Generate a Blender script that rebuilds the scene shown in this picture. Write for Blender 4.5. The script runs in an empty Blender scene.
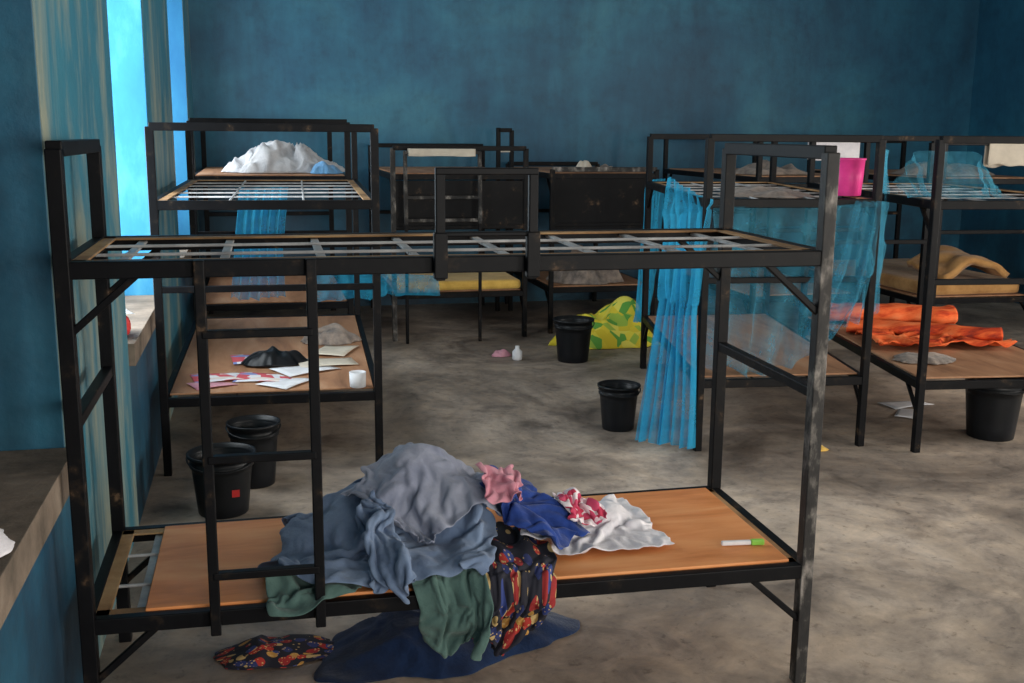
import bpy, bmesh, math, random, time
from mathutils import Vector, Matrix, noise
random.seed(4)
C=bpy.context.scene.collection
V=Vector
# ---------------------------------------------------------------- materials
def new_mat(name):
    m=bpy.data.materials.new(name);m.use_nodes=True
    nt=m.node_tree;b=nt.nodes['Principled BSDF'];return m,nt,b
def N(nt,t,**k):
    n=nt.nodes.new(t)
    for a,v in k.items():setattr(n,a,v)
    return n
def ramp(nt,stops,src=None,const=False):
    r=N(nt,'ShaderNodeValToRGB');e=r.color_ramp.elements
    if const:r.color_ramp.interpolation='CONSTANT'
    e[0].position,e[0].color=stops[0][0],(*stops[0][1],1);e[1].position,e[1].color=stops[-1][0],(*stops[-1][1],1)
    for p,c in stops[1:-1]:
        q=e.new(p);q.color=(*c,1)
    if src:nt.links.new(src,r.inputs[0])
    return r
def noi(nt,vec,s,d=8,dist=0,ro=.6):
    n=N(nt,'ShaderNodeTexNoise');n.inputs['Scale'].default_value=s;n.inputs['Detail'].default_value=d;n.inputs['Distortion'].default_value=dist;n.inputs['Roughness'].default_value=ro
    nt.links.new(vec,n.inputs['Vector']);return n
def mixc(nt,f,a,b,mode='MIX'):
    mx=N(nt,'ShaderNodeMix',data_type='RGBA',blend_type=mode)
    if isinstance(f,float): mx.inputs[0].default_value=f
    else: nt.links.new(f,mx.inputs[0])
    for s,i in((a,6),(b,7)):
        if isinstance(s,tuple): mx.inputs[i].default_value=(*s,1)
        else: nt.links.new(s,mx.inputs[i])
    return mx.outputs[2]
def bumpn(nt,b,h,st,dist=.01):
    bp=N(nt,'ShaderNodeBump');bp.inputs['Strength'].default_value=st;bp.inputs['Distance'].default_value=dist
    nt.links.new(h,bp.inputs['Height']);nt.links.new(bp.outputs[0],b.inputs['Normal'])
def texmat(name,stops,scale=3,detail=8,rough=.8,bump=.1,bscale=None,distort=0,metal=0,stretch=(1,1,1),spec=.3,sheen=0):
    m,nt,b=new_mat(name);L=nt.links.new
    tc=N(nt,'ShaderNodeTexCoord');mp=N(nt,'ShaderNodeMapping');mp.inputs['Scale'].default_value=stretch
    L(tc.outputs['Object'],mp.inputs[0])
    n=noi(nt,mp.outputs[0],scale,detail,distort,.62)
    r=ramp(nt,stops,n.outputs['Fac']);L(r.outputs[0],b.inputs['Base Color'])
    b.inputs['Roughness'].default_value=rough;b.inputs['Metallic'].default_value=metal
    b.inputs['Specular IOR Level'].default_value=spec
    if sheen:b.inputs['Sheen Weight'].default_value=sheen
    if bump:
        n2=noi(nt,mp.outputs[0],bscale or scale*6,6);bumpn(nt,b,n2.outputs['Fac'],bump)
    return m
def flat(name,c,rough=.6,**k):
    return texmat(name,[(.3,tuple(x*.8 for x in c)),(.7,tuple(min(1,x*1.12) for x in c))],scale=6,rough=rough,**k)
def paint_mat(name,stain=False):
    m,nt,b=new_mat(name);L=nt.links.new
    tc=N(nt,'ShaderNodeTexCoord');o=tc.outputs['Object']
    n1=noi(nt,o,.9,9,.5);c=ramp(nt,[(.25,(.006,.062,.122)),(.42,(.011,.094,.172)),(.56,(.017,.130,.215)),(.75,(.038,.18,.25))],n1.outputs['Fac']).outputs[0]
    mp=N(nt,'ShaderNodeMapping');mp.inputs['Scale'].default_value=(3.2,3.2,.5);L(o,mp.inputs[0])
    n2=noi(nt,mp.outputs[0],1.4,8,.3,.65);s=ramp(nt,[(.35,(.66,.70,.74)),(.55,(1,1,1)),(.75,(1.25,1.22,1.15))],n2.outputs['Fac']).outputs[0]
    c=mixc(nt,.7,c,s,'MULTIPLY')
    n4=noi(nt,o,7,8,.2,.7);c=mixc(nt,.6,c,ramp(nt,[(.3,(.6,.6,.62)),(.5,(1,1,1)),(.72,(1.2,1.2,1.15))],n4.outputs['Fac']).outputs[0],'MULTIPLY')
    # shade below the bunks painted in: wall darkens towards the floor
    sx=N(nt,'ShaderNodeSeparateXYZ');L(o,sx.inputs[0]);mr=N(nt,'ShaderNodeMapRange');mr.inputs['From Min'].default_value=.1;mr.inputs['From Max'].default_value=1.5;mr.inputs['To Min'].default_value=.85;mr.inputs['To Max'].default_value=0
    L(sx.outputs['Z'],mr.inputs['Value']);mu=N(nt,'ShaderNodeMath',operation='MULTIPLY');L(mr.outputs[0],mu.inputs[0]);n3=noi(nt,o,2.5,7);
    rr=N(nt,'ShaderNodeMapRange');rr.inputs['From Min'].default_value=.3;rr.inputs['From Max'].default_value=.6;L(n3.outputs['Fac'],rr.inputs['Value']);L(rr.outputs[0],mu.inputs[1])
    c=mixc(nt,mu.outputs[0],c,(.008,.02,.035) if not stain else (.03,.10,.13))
    if stain:
        mp2=N(nt,'ShaderNodeMapping');mp2.inputs['Scale'].default_value=(2.2,2.2,.55);L(o,mp2.inputs[0])
        n5=noi(nt,mp2.outputs[0],1.6,9,.5,.68)
        f=ramp(nt,[(.45,(0,0,0)),(.56,(.45,.45,.45)),(.70,(1,1,1))],n5.outputs['Fac']).outputs[0]
        c=mixc(nt,.55,c,(.05,.24,.32));c=mixc(nt,f,c,(.38,.38,.27))
    L(c,b.inputs['Base Color']);b.inputs['Roughness'].default_value=.55
    n6=noi(nt,o,22,6);bumpn(nt,b,n6.outputs['Fac'],.2);return m
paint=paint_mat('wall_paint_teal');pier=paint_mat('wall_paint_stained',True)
jamb_lit=texmat('jamb_paint_daylit',[(.3,(.012,.13,.29)),(.5,(.022,.19,.36)),(.62,(.06,.28,.44)),(.75,(.15,.35,.46))],scale=2.6,rough=.6,bump=.15,stretch=(1,1,.4))  # daylight painted in: brighter copy of the wall paint for open-window jambs
sillm=texmat('sill_concrete',[(.3,(.08,.065,.05)),(.55,(.22,.17,.13)),(.8,(.34,.28,.22))],scale=5,rough=.8,bump=.3)
ceilm=texmat('ceiling_board',[(.3,(.3,.32,.33)),(.7,(.45,.46,.45))],scale=2,rough=.9)
def floor_mat():
    m,nt,b=new_mat('floor_concrete');L=nt.links.new
    o=N(nt,'ShaderNodeTexCoord').outputs['Object']
    n1=noi(nt,o,.8,10,1.0,.65);c=ramp(nt,[(.3,(.135,.105,.085)),(.45,(.27,.22,.178)),(.55,(.41,.335,.27)),(.68,(.60,.50,.41))],n1.outputs['Fac']).outputs[0]
    n2=noi(nt,o,4.5,11,.5,.72);c=mixc(nt,.9,c,ramp(nt,[(.32,(.5,.5,.52)),(.48,(.92,.92,.93)),(.56,(1.05,1.03,1)),(.72,(1.35,1.3,1.22))],n2.outputs['Fac']).outputs[0],'MULTIPLY')
    n3=noi(nt,o,20,8,.2,.7);c=mixc(nt,.8,c,ramp(nt,[(.32,(.5,.48,.47)),(.43,(1,1,1)),(.7,(1.12,1.1,1.08))],n3.outputs['Fac']).outputs[0],'MULTIPLY')
    n5=noi(nt,o,1.7,7,.8,.6);c=mixc(nt,.8,c,ramp(nt,[(.32,(.40,.38,.38)),(.46,(1,1,1))],n5.outputs['Fac']).outputs[0],'MULTIPLY')
    L(c,b.inputs['Base Color'])
    rr=N(nt,'ShaderNodeMapRange');rr.inputs['To Min'].default_value=.4;rr.inputs['To Max'].default_value=.75;L(n2.outputs['Fac'],rr.inputs['Value']);L(rr.outputs[0],b.inputs['Roughness'])
    bumpn(nt,b,n2.outputs['Fac'],.3);return m
floorm=floor_mat()
black=texmat('black_painted_steel',[(.3,(.003,.003,.004)),(.58,(.005,.005,.006)),(.65,(.018,.013,.010)),(.74,(.14,.085,.05))],scale=12,rough=.45,bump=.05,bscale=40,spec=.12)
worn=texmat('worn_steel',[(.3,(.012,.012,.013)),(.50,(.028,.026,.025)),(.58,(.11,.10,.09)),(.72,(.36,.32,.29))],scale=16,rough=.5,bump=.2,bscale=50,spec=.2,stretch=(1,1,.5))
flange=texmat('rail_flange_bare',[(.3,(.14,.08,.035)),(.5,(.36,.20,.09)),(.7,(.55,.36,.18))],scale=5,rough=.6,bump=.2)
slat=texmat('slat_pale_steel',[(.3,(.22,.22,.23)),(.7,(.6,.6,.6))],scale=8,rough=.45)
ply=texmat('plywood',[(.25,(.50,.16,.045)),(.5,(.76,.29,.10)),(.75,(.90,.44,.19))],scale=2.5,rough=.5,bump=.08,stretch=(.6,3,3),distort=.5)
ply2=texmat('plywood_dark',[(.25,(.18,.085,.045)),(.5,(.38,.19,.10)),(.75,(.5,.3,.18))],scale=2.5,rough=.6,bump=.08,stretch=(3,.6,3),distort=.5)
plastic=texmat('black_plastic',[(.3,(.004,.005,.006)),(.7,(.008,.009,.012))],scale=5,rough=.4,bump=.02,spec=.25)
def netmat(name,c,dens=.5):
    m,nt,b=new_mat(name);L=nt.links.new
    tc=N(nt,'ShaderNodeTexCoord');n=noi(nt,tc.outputs['Object'],9,5)
    mr=N(nt,'ShaderNodeMapRange');mr.inputs['From Min'].default_value=.3;mr.inputs['From Max'].default_value=.7
    mr.inputs['To Min'].default_value=dens-.15;mr.inputs['To Max'].default_value=min(1,dens+.2);L(n.outputs['Fac'],mr.inputs['Value'])
    d=N(nt,'ShaderNodeBsdfDiffuse');d.inputs['Color'].default_value=(*c,1)
    t=N(nt,'ShaderNodeBsdfTranslucent');t.inputs['Color'].default_value=(*c,1)
    tr=N(nt,'ShaderNodeBsdfTransparent');a=N(nt,'ShaderNodeMixShader');a.inputs[0].default_value=.4
    L(d.outputs[0],a.inputs[1]);L(t.outputs[0],a.inputs[2])
    o=N(nt,'ShaderNodeMixShader');L(mr.outputs[0],o.inputs[0]);L(tr.outputs[0],o.inputs[1]);L(a.outputs[0],o.inputs[2])
    L(o.outputs[0],nt.nodes['Material Output'].inputs[0]);return m
netblue=netmat('mosquito_net_blue',(.05,.46,.74),.52)
netmid=netmat('mosquito_net_mid',(.10,.44,.62),.36)
netthin=netmat('mosquito_net_thin',(.10,.44,.62),.27)
def fab(name,c,c2=None,scale=7,bump=.35,**k):
    c2=c2 or tuple(x*.65 for x in c)
    return texmat(name,[(.35,c2),(.6,c)],scale=scale,rough=.9,bump=bump,bscale=70,spec=.1,sheen=.15,**k)
hood=fab('fabric_greyblue',(.17,.23,.34),(.11,.155,.25))
greyf=fab('fabric_grey',(.31,.33,.41),(.22,.24,.32))
green=fab('fabric_green',(.10,.17,.15),(.06,.11,.10))
navy=fab('fabric_navy',(.03,.07,.30),(.018,.04,.17))
navyd=fab('fabric_navy_dark',(.010,.026,.075),(.005,.012,.036))
white=fab('fabric_white',(.80,.77,.80),(.6,.58,.62))
dullw=fab('fabric_dull_white',(.58,.57,.58),(.36,.36,.38))
pink=fab('fabric_pink',(.62,.30,.36),(.5,.18,.24))
orange=texmat('fabric_orange',[(.32,(.22,.03,.02)),(.42,(.55,.06,.02)),(.52,(.80,.14,.04)),(.7,(.85,.24,.09))],scale=5,rough=.9,bump=.3,bscale=60,spec=.1,stretch=(.7,2.5,2.5))
tan=fab('foam_tan',(.5,.27,.10),(.34,.17,.06))
yellow=fab('foam_yellow',(.78,.50,.12),(.6,.34,.07))
grey=fab('blanket_grey',(.30,.24,.2),(.13,.11,.1),scale=14)
pinkpl=flat('pink_plastic',(.85,.06,.30),.35)
redpl=flat('red_plastic',(.6,.03,.03),.4)
paper=flat('paper',(.72,.72,.74),.8)
cream=flat('cream_patterned',(.62,.55,.45),.8)
def print_mat(name,cols,scale,dots=True):
    m,nt,b=new_mat(name);L=nt.links.new
    uv=N(nt,'ShaderNodeTexCoord').outputs['UV']
    v=N(nt,'ShaderNodeTexVoronoi');v.inputs['Scale'].default_value=scale;L(uv,v.inputs['Vector'])
    sp=N(nt,'ShaderNodeSeparateColor');L(v.outputs['Color'],sp.inputs[0])
    n=len(cols);c=ramp(nt,[(i/n,k) for i,k in enumerate(cols)],sp.outputs[0],True).outputs[0]
    if dots:
        v2=N(nt,'ShaderNodeTexVoronoi');v2.inputs['Scale'].default_value=scale*3.2;L(uv,v2.inputs['Vector'])
        d=ramp(nt,[(0,(1,1,1)),(.28,(0,0,0)),(.5,(0,0,0))],v2.outputs['Distance'],True).outputs[0]
        c=mixc(nt,d,c,cols[1])
        e=ramp(nt,[(0,(0,0,0)),(.52,(1,1,1)),(.9,(1,1,1))],v.outputs['Distance'],True).outputs[0]
        c=mixc(nt,e,c,(.01,.01,.02))
    L(c,b.inputs['Base Color']);b.inputs['Roughness'].default_value=.85;return m
wax=print_mat('wax_print_fabric',[(.03,.05,.2),(.55,.38,.16),(.40,.03,.02),(.012,.012,.02),(.50,.26,.06),(.30,.02,.02),(.02,.03,.12)],10)
yprint=print_mat('yellow_green_print',[(.75,.60,.04),(.80,.68,.06),(.12,.36,.05),(.8,.7,.1),(.7,.55,.03),(.35,.5,.06)],7,False)
rprint=print_mat('red_white_print',[(.75,.66,.7),(.5,.03,.08),(.75,.68,.7),(.5,.05,.12),(.7,.5,.55)],8,False)
# ---------------------------------------------------------------- mesh helpers
def link(name,me,mats,smooth=False):
    o=bpy.data.objects.new(name,me);C.objects.link(o)
    for m in (mats if isinstance(mats,(list,tuple)) else [mats]): me.materials.append(m)
    if smooth:
        for p in me.polygons:p.use_smooth=True
    return o
class B:
    def __init__(s): s.bm=bmesh.new()
    def bar(s,p,q,w=.035,h=None,mi=0,up=(0,0,1)):
        h=h or w;p=V(p);q=V(q);d=(q-p).normalized();u=V(up)
        if abs(d.dot(u))>.95:u=V((0,1,0))
        a=d.cross(u).normalized();b=a.cross(d).normalized()
        vs=[]
        for e in (p,q):
            for sx,sy in((-1,-1),(1,-1),(1,1),(-1,1)): vs.append(s.bm.verts.new(e+a*sx*w/2+b*sy*h/2))
        for f in((3,2,1,0),(4,5,6,7),(0,1,5,4),(1,2,6,5),(2,3,7,6),(3,0,4,7)):
            s.bm.faces.new([vs[i] for i in f]).material_index=mi
    def box(s,lo,hi,mi=0):
        s.bar(((lo[0]+hi[0])/2,lo[1],(lo[2]+hi[2])/2),((lo[0]+hi[0])/2,hi[1],(lo[2]+hi[2])/2),hi[0]-lo[0],hi[2]-lo[2],mi)
    def prism(s,pts,z0,z1,mi=0):
        a=[s.bm.verts.new((x,y,z0)) for x,y in pts];b=[s.bm.verts.new((x,y,z1)) for x,y in pts];n=len(pts)
        s.bm.faces.new(a[::-1]).material_index=mi;s.bm.faces.new(b).material_index=mi
        for i in range(n): s.bm.faces.new((a[i],a[(i+1)%n],b[(i+1)%n],b[i])).material_index=mi
    def done(s,name,mats,bev=.003):
        bmesh.ops.recalc_face_normals(s.bm,faces=s.bm.faces)
        me=bpy.data.meshes.new(name);s.bm.to_mesh(me);s.bm.free()
        o=link(name,me,mats)
        if bev:
            m=o.modifiers.new('bevel','BEVEL');m.width=bev;m.segments=2;m.limit_method='ANGLE'
        return o
def grid(name,nu,nv,fn,mats,thick=.004,uvs=1,sub=0,mfn=None):
    vs=[fn(i/nu,j/nv) for j in range(nv+1) for i in range(nu+1)]
    fs=[(j*(nu+1)+i,j*(nu+1)+i+1,(j+1)*(nu+1)+i+1,(j+1)*(nu+1)+i) for j in range(nv) for i in range(nu)]
    me=bpy.data.meshes.new(name);me.from_pydata([tuple(v) for v in vs],[],fs)
    uv=me.uv_layers.new()
    for p in me.polygons:
        for li in p.loop_indices:
            k=me.loops[li].vertex_index;uv.data[li].uv=((k%(nu+1))/nu*uvs,(k//(nu+1))/nv*uvs)
    o=link(name,me,mats,True)
    if sub: m=o.modifiers.new('s','SUBSURF');m.levels=m.render_levels=sub
    if thick: m=o.modifiers.new('t','SOLIDIFY');m.thickness=thick;m.offset=0
    return o
def nz(x,y,z=0,s=1): return noise.noise(V((x*s,y*s,z)))
scn=bpy.context.scene
ZL,ZU,ZT=.347,1.247,1.529
x0,y0,L_,W_=-.456,2.68,1.968,.634
# ---------------------------------------------------------------- clothes pile : cloth simulation (run first, in an otherwise empty scene)
def collider(o,th=.006,fr=25):
    m=o.modifiers.new('col','COLLISION');o.collision.thickness_outer=th;o.collision.cloth_friction=fr;o.collision.damping=.6
def lump(c,s):
    me=bpy.data.meshes.new('l');bm=bmesh.new();bmesh.ops.create_icosphere(bm,subdivisions=3,radius=1)
    for v in bm.verts:v.co=V((v.co.x*s[0],v.co.y*s[1],v.co.z*s[2]))+V(c)+V((1,1,1))*.03*noise.noise(v.co*9)
    bm.to_mesh(me);bm.free();o=bpy.data.objects.new('l',me);C.objects.link(o);collider(o);return o
b=B();b.prism([(x0,y0-.016),(1.497,2.619),(x0+L_,y0+W_),(x0,y0+W_)],ZL-.03,ZL+.029);bedc=b.done('c',black,0);collider(bedc)
b=B();b.box((-2,0,-.1),(4,6,.002));flc=b.done('c',black,0);collider(flc)
tmp=[bedc,flc]
tmp+=[lump((.43,3.04,.46),(.09,.11,.18)),lump((.53,2.96,.44),(.08,.09,.12)),lump((.29,3.02,.41),(.14,.15,.12)),lump((.12,3.03,.385),(.10,.12,.045)),lump((.66,3.03,.42),(.12,.12,.10)),lump((.92,3.03,.385),(.16,.12,.035))]
def sim(name,sx,sy,loc,rot,mat,n=44,comp=.85,waves=2.5,seed=0,frames=30,uvs=1,bend=.4,tilt=(0,0),wr=.05,tube=0,hang=None,thick=.004):
    k=2*math.pi*waves/sx;A=math.sqrt(4*(1/comp-1))/(k/comp)
    ny=max(8,int(n*sy/sx)) if not tube else int(n*1.2)
    def f(u,v):
        x=(u-.5)*sx;y=(v-.5)*sy
        if tube:
            a=2*math.pi*v*.985;r=tube*(1-.25*u)*(1+.10*nz(u*7,math.sin(a),seed))
            return V((x*comp,r*math.cos(a)+.3*x*x,r*.55*math.sin(a)+.02*math.sin(k*x)+.02*nz(u*6,math.cos(a),seed+2)))
        edge=.02*nz(u*3,v*3,seed+20);w=A*math.sin(k*x+2.2*nz(u*2,v*2,seed))+wr*nz(x,y,seed+3,6)+wr*.4*nz(x,y,seed+6,15)
        if hang is not None:
            yy=v*sy;dz=.05*nz(u*3,0,seed+30)+.03*math.sin(u*9+seed)
            if yy<hang: return V((x*comp*(1+.25*(1-yy/hang))+edge,-.03-w*.6-abs(A)*.7-.012,-(hang-yy)*(1+dz*4)))
            return V((x*comp+edge,(yy-hang)*.95-.03,.02+abs(w)*.6+.015))
        return V((x*comp+edge,y*.92+.03*nz(v*3,u*3,seed+21),w))
    o=grid(name,n,ny,f,mat,thick=0,uvs=uvs)
    o.data.transform(Matrix.Translation(loc)@Matrix.Rotation(rot,4,'Z')@Matrix.Rotation(tilt[0],4,'X')@Matrix.Rotation(tilt[1],4,'Y'))
    m=o.modifiers.new('cloth','CLOTH');s=m.settings;s.quality=4;s.mass=.3;s.tension_stiffness=10;s.compression_stiffness=8;s.shear_stiffness=3;s.bending_stiffness=bend;s.air_damping=1.5
    if hang is not None:
        vg=o.vertex_groups.new(name='pin');vg.add([i for i in range(len(o.data.vertices)) if (i//(n+1))/ny*sy>hang+.06],1,'REPLACE');s.vertex_group_mass='pin'
    cs=m.collision_settings;cs.distance_min=.006;cs.use_self_collision=True;cs.self_distance_min=.006;cs.collision_quality=2
    m.point_cache.frame_start=1;m.point_cache.frame_end=frames
    for fr in range(1,frames+1): scn.frame_set(fr)
    dg=bpy.context.evaluated_depsgraph_get();me=bpy.data.meshes.new_from_object(o.evaluated_get(dg))
    o.modifiers.clear();o.data=me
    for p in me.polygons:p.use_smooth=True
    collider(o,.005);scn.frame_set(1);print(name,time.time()-t0)
    return o
items=[];t0=time.time()
zt_=ZL+.029
P=[('wax_print_cloth',.40,.56,(.635,2.645,zt_+.004),.0,wax,dict(comp=.66,waves=3,seed=3,uvs=1.0,n=38,hang=.21,frames=22)),
('green_shirt',.34,.50,(.46,2.650,zt_+.004),.0,green,dict(comp=.66,waves=2.5,seed=5,n=32,hang=.17,frames=22)),
('green_cloth',.38,.24,(.06,2.86,.46),.2,green,dict(comp=.8,seed=15,n=30)),
('white_net_cloth',.56,.50,(.90,2.98,.50),.1,white,dict(comp=.88,waves=3.5,seed=28,n=38,bend=.8)),
('grey_jacket',.72,.66,(.32,2.90,.72),-.12,hood,dict(comp=.88,waves=3,seed=1,n=52,wr=.09)),
('grey_trousers',.58,.46,(.47,2.98,.84),.6,greyf,dict(comp=.70,waves=3,seed=2,n=42,wr=.08)),
('jacket_sleeve',.50,.1,(.33,2.76,.62),1.75,hood,dict(seed=4,tube=.085,n=34)),
('navy_wrapper',.46,.32,(.75,2.91,.66),-.75,navy,dict(comp=.75,waves=2,seed=9,n=34)),
('pink_cloth',.22,.2,(.65,2.93,.72),.3,pink,dict(comp=.75,waves=1.5,seed=12,n=18)),
('red_print_scarf',.24,.22,(.91,2.97,.55),.3,rprint,dict(comp=.85,waves=2,seed=10,n=22))]
for nm,sx,sy,loc,rot,mt,kw in P:
    try: items.append(sim(nm,sx,sy,loc,rot,mt,**kw))
    except Exception as ex: print('SIM',nm,ex)
for o in items:
    o.modifiers.clear()
    m=o.modifiers.new('t','SOLIDIFY');m.thickness=.004;m.offset=0
    m=o.modifiers.new('s','SUBSURF');m.levels=m.render_levels=1
for o in tmp: bpy.data.objects.remove(o)
js=[o for o in items if o.name=='jacket_sleeve'];jk=[o for o in items if o.name=='grey_jacket']
if js and jk: js[0].parent=jk[0]
# ---------------------------------------------------------------- more helpers
def lathe(name,prof,loc,mat,seg=40,extra=None):
    bm=bmesh.new();rings=[]
    for r,z in prof: rings.append([bm.verts.new((r*math.cos(6.28318*i/seg),r*math.sin(6.28318*i/seg),z)) for i in range(seg)])
    for a,b in zip(rings,rings[1:]):
        for i in range(seg): bm.faces.new((a[i],a[(i+1)%seg],b[(i+1)%seg],b[i]))
    bm.faces.new(rings[0][::-1]);bm.faces.new(rings[-1])
    if extra: extra(bm)
    me=bpy.data.meshes.new(name);bm.to_mesh(me);bm.free()
    o=link(name,me,mat,True);o.location=loc;return o
def ridge(x,y,seed,s):
    wx=nz(x,y,seed+5,s*.7)*.6;wy=nz(x,y,seed+9,s*.7)*.6
    return 1-abs(noise.noise(V((x*s+wx*2,y*s*.8+wy*2,seed))))*2.2
def heap(name,c,rx,ry,h,mat,seed=1,rot=0,fold=.25,fs=6,n=56,uvs=1):
    cr,sr=math.cos(rot),math.sin(rot)
    def f(u,v):
        a=(u*2-1);b=(v*2-1)
        x=a*math.sqrt(1-b*b/2);y=b*math.sqrt(1-a*a/2);r=min(1,math.hypot(x,y))
        ang=math.atan2(y,x);k=1+.22*nz(math.cos(ang)*1.6,math.sin(ang)*1.6,seed)+.08*nz(math.cos(ang)*5,math.sin(ang)*5,seed+3)
        X=x*rx*k;Y=y*ry*k
        prof=(1-r**2.6)
        z=h*prof*(.62+.5*nz(X,Y,seed+2,3.2/max(rx,ry)*.6))+h*fold*ridge(X,Y,seed,fs)*prof**.4*(.35+.65*prof)
        z=max(z,.002+.012*(1-r)) 
        return (c[0]+X*cr-Y*sr,c[1]+X*sr+Y*cr,c[2]+z)
    return grid(name,n,n,f,mat,thick=0.003,uvs=uvs)
def lerp(a,b,t): return V(a)*(1-t)+V(b)*t
def poly(pts,t):
    t=t*(len(pts)-1);i=min(int(t),len(pts)-2);f=t-i;f=f*f*(3-2*f)*.5+f*.5
    return lerp(pts[i],pts[i+1],f)
def curtain(name,rows,mat,amp=.02,freq=14,seed=0,nu=110,nv=50,thick=0,na=.02,axis=None):
    def f(u,v):
        t=v*(len(rows)-1);i=min(int(t),len(rows)-2);k=t-i;k=k*k*(3-2*k)
        p=lerp(poly(rows[i],u),poly(rows[i+1],u),k)
        d=(poly(rows[i],min(1,u+.02))-poly(rows[i],max(0,u-.02)));d.z=0
        n=V((-d.y,d.x,0)).normalized() if d.length>1e-5 else V((0,1,0))
        if axis:n=V(axis)
        ph=freq*6.28*u+2.5*nz(u*2,v*1.5,seed)
        a=amp*(.35+.65*v)*(1+.6*nz(u*5,v*2,seed+4))
        return p+n*(a*math.sin(ph)+na*nz(u*6,v*6,seed+8))+V((0,0,.025*nz(u*7,3,seed)))*(.3+v)
    return grid(name,nu,nv,f,mat,thick=thick)
# ---------------------------------------------------------------- room
XL,XR,YF,YB,ZC=-.52,7.1,-3.0,9.8,3.3
b=B();b.box((XL-.4,YF-.3,-.1),(XR+.3,YB+.3,0));b.done('floor',floorm,0)
b=B();b.box((XL-.4,YF-.3,ZC),(XR+.3,YB+.3,ZC+.1));b.done('ceiling',ceilm,0)
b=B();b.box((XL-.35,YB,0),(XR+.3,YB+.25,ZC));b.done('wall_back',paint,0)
WX=XL-.34;sz,tz=.66,2.75
wins=[(1.5,2.92),(4.35,5.68),(7.35,9.0)]
b=B();ys=[YF]+[y for w in wins for y in w]+[YB]
for i in range(0,len(ys),2): b.box((WX,ys[i],0),(XL,ys[i+1],ZC),1 if i else 0)
for a,c in wins:
    b.box((WX,a,0),(XL,c,sz),0);b.box((WX,a,tz),(XL,c,ZC),0)
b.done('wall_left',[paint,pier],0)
for i,(a,c) in enumerate(wins):
    b=B()
    b.box((WX,c-.006,sz),(XL-.002,c+.0,tz),1 if i else 0)
    b.box((WX-.02,a+.002,sz),(XL+.025,c-.008,sz+.09),2)
    b.box((WX-.03,a,sz+.09),(WX+.01,a+.05,tz),3);b.box((WX-.03,c-.05,sz+.09),(WX+.01,c-.007,tz),3);b.box((WX-.03,a,tz-.05),(WX+.01,c,tz-.003),3)
    if i==0:  # unseen louvres added to keep daylight off the near jamb
        for k in range(14): b.bar((WX+.0,a,sz+.17+k*.14),(WX+.0,c-.01,sz+.17+k*.14),.02,.15,3)
    b.done('window_%d'%(i+1),[paint,jamb_lit,sillm,fab('frame_added_shutter_%d'%i,(.02,.06,.10))],.002)
b=B()
rw=[(-.5,1.2),(3.0,4.4)]
ys=[YF]+[y for w in rw for y in w]+[YB]
for i in range(0,len(ys),2): b.box((XR,ys[i],0),(XR+.25,ys[i+1],ZC))
for a,c in rw: b.box((XR,a,0),(XR+.25,c,.9));b.box((XR,a,2.5),(XR+.25,c,ZC))
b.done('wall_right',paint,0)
b=B()
fw=[(.6,2.2,.9),(3.6,5.0,0.0)]
xs=[XL-.35]+[x for w in fw for x in w[:2]]+[XR+.3]
for i in range(0,len(xs),2): b.box((xs[i],YF-.25,0),(xs[i+1],YF,ZC))
for a,c,z in fw:
    if z: b.box((a,YF-.25,0),(c,YF,z))
    b.box((a,YF-.25,2.5),(c,YF,ZC))
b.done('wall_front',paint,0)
# ---------------------------------------------------------------- bunk beds
def bunk(name,cn,zl,zu,zt,long='y',low=0,up=None,w=.036,lowmat=ply2,post_mats=(0,0,0,0),slats=6,mid=True,gap=0,brace=True,panel=None,endm=0,hl=.042):
    NL,NR,FR,FL=[V((x,y,0)) for x,y in cn];b=B();z=lambda h:V((0,0,h))
    for i,p in enumerate((NL,NR,FR,FL)): b.bar(p,p+z(zt),w,w,post_mats[i])
    ends=((NL,NR),(FL,FR)) if long=='y' else ((NL,FL),(NR,FR))
    sides=((NL,FL),(NR,FR)) if long=='y' else ((NL,NR),(FL,FR))
    for j,(a,c) in enumerate(ends):
        b.bar(a+z(zt),c+z(zt),w,w,endm if j==0 else 0)
        if mid: b.bar(a+z(zl+(zu-zl)*.58),c+z(zl+(zu-zl)*.58),w*.8,w*.8,0)
    if panel: b.bar(ends[0][0]+z(sum(panel)/2),ends[0][1]+z(sum(panel)/2),.012,panel[1]-panel[0],0)
    for h in(zl,zu):
        for a,c in ends+sides:
            b.bar(a+z(h),c+z(h),.03,hl,0)
            if h==zu or gap:
                m=(NL+FR)/2;n=(m-(a+c)/2).normalized()*.032
                b.bar(a+z(h+.016)+n,c+z(h+.016)+n,.038,.006,4)
        for a,c in sides:
            if brace:
                d=(c-a).normalized()*.17
                b.bar(a+d+z(h-.01),a+z(h-.16),.018,.018,0);b.bar(c-d+z(h-.01),c+z(h-.16),.018,.018,0)
    def dk(u,v,h): return lerp(lerp(NL,NR,u),lerp(FL,FR,u),v)+z(h)
    for h,board in((zl,low),(zu,up)):
        for k in range(slats):
            t=(k+.5)/slats
            if long=='y': p,q=dk(.02,t,h+.005),dk(.98,t,h+.005)
            else: p,q=dk(t,.03,h+.005),dk(t,.97,h+.005)
            b.bar(p,q,.024,.008,2 if board is None or gap else 0)
        for t in(.33,.67):
            if long=='y': p,q=dk(t,.01,h+.012),dk(t,.99,h+.012)
            else: p,q=dk(.01,t,h+.012),dk(.99,t,h+.012)
            b.bar(p,q,.010,.008,2 if board is None or gap else 0)
        if board is not None:
            g=gap if board==0 else 0
            Pp=[dk(.02+g,.03,0),dk(.98,.03,0),dk(.98,.97,0),dk(.02+g,.97,0)]
            b.prism([(p.x,p.y) for p in Pp],h+.017,h+.027,3)
    return b
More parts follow.
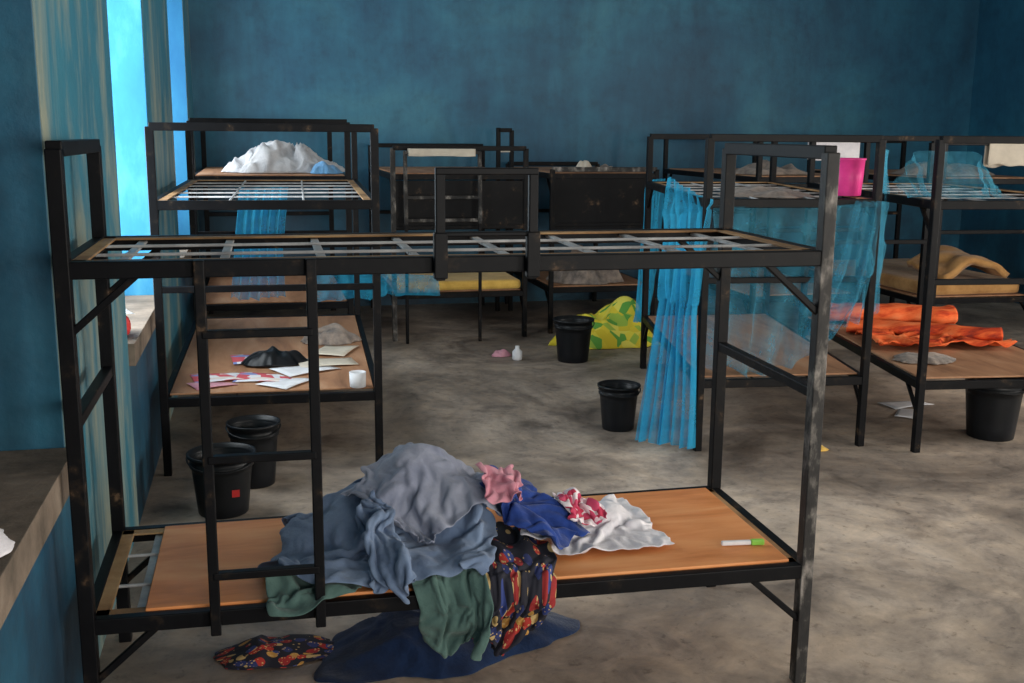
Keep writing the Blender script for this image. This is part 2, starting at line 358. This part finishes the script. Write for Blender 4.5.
def fin(b,name,lm=ply2): return b.done(name,[black,worn,slat,lm,flange],.003)
cn=[(x0,y0),(1.490,2.625),(x0+L_,y0+W_),(x0,y0+W_)]
b=bunk('f',cn,ZL,ZU,ZT,'x',0,None,.037,gap=.05,post_mats=(0,1,0,0),slats=8)
def yf(x): return y0-.03-.055*(x-x0)/1.95
for x in(-.145,.118): b.bar((x,yf(x),.31),(x,yf(x),1.27),.026,.02,0)
for zz in(1.09,.775,.47): b.bar((-.145,yf(-.14),zz),(.118,yf(.118),zz),.026,.02,0)
for x in(.435,.67): b.bar((x,yf(x),1.21),(x,yf(x),1.48),.024,.018,0);b.bar((x,yf(x)-.003,1.215),(x,yf(x)-.003,1.33),.034,.024,0)
b.bar((.423,yf(.43),1.48),(.682,yf(.68),1.48),.022,.018,0)
b.bar((.435,yf(.43),1.325),(.67,yf(.67),1.325),.014,.012,0)
fin(b,'bunk_bed',ply)
def B2(cn,zt=ZT,**k): return fin(bunk('b',cn,ZL,ZU,zt,**k),'bunk_bed')
B2([(-.455,5.0),(.52,4.95),(.62,7.15),(-.42,7.2)],1.59)
B2([(-.44,7.75),(.62,7.7),(.62,9.6),(-.44,9.6)],1.64,up=0,w=.04)
B2([(.98,8.05),(2.00,8.05),(2.00,9.68),(.98,9.68)],1.46,up=0,panel=(.85,1.22),post_mats=(1,0,0,0))
B2([(2.24,8.15),(3.1,8.15),(3.1,9.7),(2.24,9.7)],1.30,up=0,panel=(.72,1.23),endm=1)
B2([(2.12,4.87),(2.98,4.78),(3.38,6.7),(2.52,6.76)],1.56)
B2([(3.20,4.62),(4.15,4.52),(4.5,6.45),(3.58,6.55)],1.56)
B2([(3.62,7.4),(4.5,7.4),(4.5,9.3),(3.62,9.3)],1.55,up=0,panel=(.9,1.22))
B2([(4.85,7.1),(5.8,7.05),(5.85,9.0),(4.9,9.0)],1.53,up=0)
b=B()
for x in(1.06,1.62): b.bar((x,7.93,.90),(x,7.96,1.44),.028,.028,0)
for z in(.93,1.10,1.43): b.bar((1.06,7.94,z),(1.62,7.94,z),.026,.026,0)
for x in(1.06,1.62): b.bar((x,7.93,0),(x,7.93,.92),.024,.024,1)
b.done('metal_bed_end',[worn,black],.004)
b=B();b.bar((2.06,9.3,0),(2.06,9.3,1.62),.035,.035,0);b.bar((2.18,9.3,0),(2.18,9.3,1.6),.035,.035,0);b.bar((2.06,9.3,1.6),(2.18,9.3,1.6),.035,.035,0);b.bar((2.06,9.3,1.42),(2.18,9.3,1.42),.03,.02,1);b.done('clothes_rack',[black,cream],.003)
# ---------------------------------------------------------------- buckets
def bucket(x,y,r,h):
    def handle(bm):
        n=24;prev=None
        for i in range(n+1):
            a=math.pi*i/n;ring=[]
            c=V((math.cos(a)*r*1.03,-math.sin(a)*r*1.05,h*.93-math.sin(a)*r*.25))
            for k in range(6):
                t=k*math.pi/3;ring.append(bm.verts.new(c+V((math.cos(t)*.004*math.cos(a),-.004*math.cos(t)*math.sin(a),math.sin(t)*.004))))
            if prev:
                for k in range(6): bm.faces.new((prev[k],prev[(k+1)%6],ring[(k+1)%6],ring[k]))
            prev=ring
    R=r
    prof=[(R*.74,0),(R*.76,.004),(R*.80,h*.2),(R*.9,h*.70),(R*.92,h*.78),(R*.97,h*.79),(R*.98,h*.84),(R*.94,h*.85),(R*.96,h*.95),(R*1.04,h*.955),(R*1.05,h),(R*.98,h),(R*.92,h*.8),(R*.74,.02)]
    return lathe('plastic_bucket',prof,(x,y,0.001),plastic,48,handle)
bucket(2.12,7.1,.14,.30);bucket(1.86,5.35,.112,.245);bucket(3.77,4.80,.155,.33)
k=bucket(-.19,4.45,.135,.26);bucket(-.06,4.80,.115,.29)
b=B();b.bar((-.15,4.342,.11),(-.12,4.346,.11),.002,.03,0,up=(0,0,1));o=b.done('sticker',[redpl],0);o.parent=k;o.matrix_parent_inverse=k.matrix_basis.inverted()
lathe('pink_cup',[(.07,0),(.073,.003),(.080,.10),(.084,.18),(.090,.182),(.089,.19),(.082,.188),(.072,.02)],(2.95,5.02,1.272),pinkpl)
# ---------------------------------------------------------------- nets
curtain('mosquito_net',[[(2.12,4.80,1.27),(2.24,5.5,1.30),(2.36,6.0,1.33)],[(2.12,4.82,1.22),(2.12,5.15,1.18),(2.24,5.75,1.12)],[(2.08,4.84,.75),(2.03,4.98,.75),(1.98,5.10,.75)],[(2.08,4.82,.03),(1.97,4.96,.02),(1.86,5.02,.03)]],netblue,.03,7,1)
curtain('mosquito_net',[[(2.16,4.83,1.24),(2.5,4.84,1.23),(2.78,4.78,1.24),(2.97,4.74,1.25)],[(2.14,4.9,.85),(2.42,4.9,.85),(2.7,4.8,.85),(2.96,4.74,.9)],[(2.16,5.0,.42),(2.4,4.95,.36),(2.6,4.84,.42),(2.80,4.80,.6)]],netmid,.04,6,3,na=.08)
curtain('mosquito_net',[[(2.84,4.73,1.26),(2.97,4.71,1.26)],[(2.78,4.74,.95),(2.95,4.72,.95)],[(2.66,4.78,.60),(2.90,4.74,.66)]],netthin,.03,4,5,nu=50)
curtain('mosquito_net',[[(3.15,4.9,1.35),(3.4,5.1,1.5),(3.6,4.9,1.5),(3.8,5.0,1.32)],[(3.18,4.8,1.28),(3.35,4.9,1.27),(3.6,4.8,1.27),(3.8,4.9,1.27)]],netthin,.03,8,7)
curtain('mosquito_net',[[(3.28,5.2,1.5),(3.45,5.5,1.5)],[(3.3,5.2,1.0),(3.42,5.5,1.0)],[(3.32,5.3,.6),(3.4,5.5,.6)]],netthin,.03,6,8,nu=60)
curtain('mosquito_net',[[(-.12,7.4,1.2),(.2,7.5,1.2)],[(-.17,7.4,.8),(.15,7.5,.8)],[(-.2,7.4,.45),(.15,7.5,.45)]],netblue,.04,6,9,nu=70)
curtain('mosquito_net',[[(.30,7.45,.66),(.62,7.5,.60),(.9,7.8,.56),(1.3,7.9,.52)],[(.3,7.45,.42),(.62,7.48,.42),(.9,7.75,.4),(1.3,7.88,.38)]],netblue,.03,8,10,nu=90)
curtain('mosquito_net',[[(2.75,7.4,1.25),(2.95,7.6,1.25)],[(2.72,7.4,.6),(2.9,7.6,.6)],[(2.7,7.4,.2),(2.85,7.6,.2)]],netblue,.03,5,12,nu=60)
# ---------------------------------------------------------------- bedding on the far bunks
heap('white_bedding_bundle',(.16,8.3,ZU+.03),.43,.36,.20,dullw,4,fs=9,fold=.4)
heap('blue_cloth',(.48,7.95,ZU+.03),.12,.12,.09,fab('fabric_paleblue',(.15,.35,.6)),5)
def slab(name,c,sx,sy,h,mat,rot=0,wav=.01):
    b=B();b.box((-sx/2,-sy/2,0),(sx/2,sy/2,h));o=b.done(name,mat,min(h*.35,.03));o.location=c;o.rotation_euler=(0,0,rot)
    return o
slab('yellow_foam_mattress',(1.5,8.8,ZL+.028),.96,1.45,.075,yellow)
slab('tan_foam_mattress',(5.34,7.9,ZL+.028),.85,1.5,.11,tan)
def foldfoam(u,v):
    return (5.05+.55*u+.05*nz(u*3,v*3),7.1+.5*v,ZL+.17+.12*math.sin(u*3.1)+.03*nz(u*4,v*4,2)+.05*v)
grid('folded_foam_sheet',30,20,foldfoam,tan,thick=.05)
heap('blanket_heap',(2.62,8.45,ZL+.03),.30,.25,.30,grey,7,fs=9)
heap('yellow_print_bag',(2.60,7.68,.002),.50,.26,.36,yprint,11,fs=4,fold=.15,uvs=2)
def over(name,p,q,zt,drop,mat,seed):
    def f(u,v):
        a=lerp(p,q,u);d=(V(q)-V(p)).normalized();n=V((-d.y,d.x,0));s=(v-.5)*2
        off=math.copysign(min(1,abs(s)*6)*.028,s)+.012*nz(u*6,v*4,seed)*abs(s)
        return a+n*off+V((0,0,zt+.026-max(0,abs(s)-.12)*drop*(1+.12*nz(u*3,s,seed))))
    return grid(name,30,24,f,mat,thick=.004)
over('white_towel',(4.02,7.4,0),(4.42,7.4,0),1.55,.20,white,3)
over('patterned_cloth',(5.3,7.08,0),(5.75,7.05,0),1.53,.22,cream,4)
over('pale_cloth',(1.08,7.94,0),(1.58,7.94,0),1.43,.06,cream,5)
for (x,y,r,h,mt,s) in((2.55,8.35,.09,.09,cream,3),(2.75,8.35,.08,.06,grey,5),(3.9,7.8,.3,.1,grey,9),(5.3,7.6,.4,.12,grey,12)):
    heap('clothes_bundle',(x,y,ZU+.03),r,r*.8,h,mt,s,n=30)
heap('clothes_bundle',(2.62,5.3,ZU+.012),.25,.25,.05,grey,21,n=40)
dko=lambda u,v:lerp(lerp((3.20,4.62,0),(4.15,4.52,0),u),lerp((3.58,6.55,0),(4.5,6.45,0),u),v)
def roll(name,a,c,r,mat,seed,sq=.6):
    a=V(a);c=V(c);d=(c-a);n=V((-d.y,d.x,0)).normalized()
    def f(u,v):
        t=v*2*math.pi*2.2;rr=r*(1-.22*v*1.0)*(1+.22*nz(u*4,math.cos(t),seed)+.14*nz(u*8,math.sin(t)*2,seed+2))
        return a+d*u+n*(rr*math.cos(t+1)+.07*nz(u*3,0,seed))+V((0,0,r*sq+rr*sq*math.sin(t+1)))
    return grid(name,60,80,f,mat,thick=.006)
z_=ZL+.034
def P3(u,v):
    p=dko(u,v);return (p.x,p.y,z_)
roll('rolled_orange_mat',P3(.06,.86),P3(.93,.78),.15,orange,2,.38)
roll('rolled_orange_mat',P3(.08,.66),P3(.95,.46),.11,orange,5,.35)
def osheet(u,v):
    p=dko(.06+.86*u,.34+.22*v+.08*nz(u*4,2,3));return (p.x,p.y,z_+.01+.04*max(0,ridge(u*1.2,v,3,4)))
grid('orange_bedsheet',60,30,osheet,orange,thick=.004)
heap('clothes_bundle',(3.50,5.05,ZL+.032),.17,.13,.04,grey,33,n=40)
def sheetpaper(c,s,rot,mat=paper,name='paper_sheet'):
    o=grid(name,6,6,lambda u,v:((u-.5)*s[0],(v-.5)*s[1],.006*math.sin(u*3+v*2)+.002),mat,thick=.001);o.location=c;o.rotation_euler[2]=rot;return o
zz=ZL+.028
redpaper=print_mat('magazine_page',[(.7,.7,.72),(.55,.08,.1),(.65,.65,.7),(.2,.25,.5),(.7,.6,.55)],4,False)
for x,y,sx,sy,r,m in((-.2,5.35,.3,.2,.2,redpaper),(.0,5.3,.28,.2,-.2,redpaper),(.2,5.45,.3,.21,.5,paper),(.1,5.18,.25,.18,.9,paper),(-.25,5.2,.2,.15,.4,pink),(.32,5.6,.3,.22,.1,cream),(.0,5.75,.34,.22,.1,redpaper),(.38,5.9,.3,.2,1.2,cream)):
    sheetpaper((x,y,zz+random.random()*.006),(sx,sy),r,m)
heap('black_bag',(.05,5.62,zz+.008),.16,.11,.09,plastic,41,n=36)
heap('brown_cloth',(.38,6.2,zz),.16,.13,.10,grey,43,n=36)
lathe('white_mug',[(.03,0),(.038,.004),(.04,.075),(.036,.075),(.033,.01)],(.43,5.02,zz),paper)
# sill items
slab('red_carton',(-.62,4.55,.752),.16,.2,.09,redpl,.3);sheetpaper((-.6,4.55,.845),(.15,.2),.3)
heap('white_rag',(-.62,2.2,.752),.12,.12,.06,white,45,n=30)
# litter
sheetpaper((3.72,5.5,.002),(.3,.15),.2,paper,'floor_paper');sheetpaper((3.6,5.3,.004),(.25,.12),.9,paper,'floor_paper')
heap('yellow_slipper',(2.72,4.75,.001),.06,.04,.03,yellow,51,n=16)
lathe('white_bottle',[(.03,0),(.035,.01),(.035,.06),(.015,.08),(.015,.1)],(1.74,7.2,.001),paper)
heap('crumpled_rag',(1.66,7.35,.001),.07,.05,.05,pink,52,n=20)
b=B();b.bar((0,0,0),(.09,-.01,0),.014,.014,0);b.bar((.09,-.01,0),(.13,-.015,0),.017,.017,1);o=b.done('marker_pen',[paper,flat('green_plastic',(.3,.7,.1),.4)],.004);o.location=(1.30,2.78,ZL+.036)
heap('navy_blanket',(.52,3.10,.002),.42,.22,.10,navyd,61,fs=7,n=80,rot=.2)
heap('patterned_cloth',(.0,3.12,.002),.20,.10,.045,wax,63,fs=12,n=50)
# ---------------------------------------------------------------- lights
def area(loc,rot,sx,sy,p,col):
    l=bpy.data.lights.new('window_daylight','AREA');l.shape='RECTANGLE';l.size=sx;l.size_y=sy;l.energy=p;l.color=col
    o=bpy.data.objects.new('window_daylight',l);C.objects.link(o);o.location=loc;o.rotation_euler=rot;return o
H=math.pi/2
for (a,c),p in zip(wins[1:],(70,45)): area((WX+.015,(a+c)/2,1.75),(0,-H,0),1.9,c-a-.1,p,(.90,.97,1))
for (a,c),p in zip(rw,(150,140)): area((XR+.1,(a+c)/2,1.7),(0,H,0),1.6,c-a,p,(1,.93,.84))
area((1.4,YF-.1,1.7),(H,0,0),1.6,1.6,95,(1,.95,.88))
area((4.3,YF-.1,1.25),(H,0,0),1.4,2.4,195,(1,.93,.82))
w=bpy.data.worlds.new('w');scn.world=w;w.use_nodes=True;w.node_tree.nodes['Background'].inputs[0].default_value=(.7,.85,1,1);w.node_tree.nodes['Background'].inputs[1].default_value=1.0
scn.view_settings.view_transform='Standard'
# ---------------------------------------------------------------- camera
f,pi,ro,ya,Hc=1070.,.192,.008,.232,1.572
F=V((math.sin(ya)*math.cos(pi),math.cos(ya)*math.cos(pi),-math.sin(pi)));R=V((math.cos(ya),-math.sin(ya),0));U=R.cross(F)
R2=R*math.cos(ro)+U*math.sin(ro);U2=-R*math.sin(ro)+U*math.cos(ro)
M=Matrix((R2,U2,-F)).transposed().to_4x4();M.translation=V((0,0,Hc))
cd=bpy.data.cameras.new('camera');cd.sensor_width=36;cd.lens=f/1024*36;cd.clip_start=.05
co=bpy.data.objects.new('camera',cd);C.objects.link(co);co.matrix_world=M;scn.camera=co
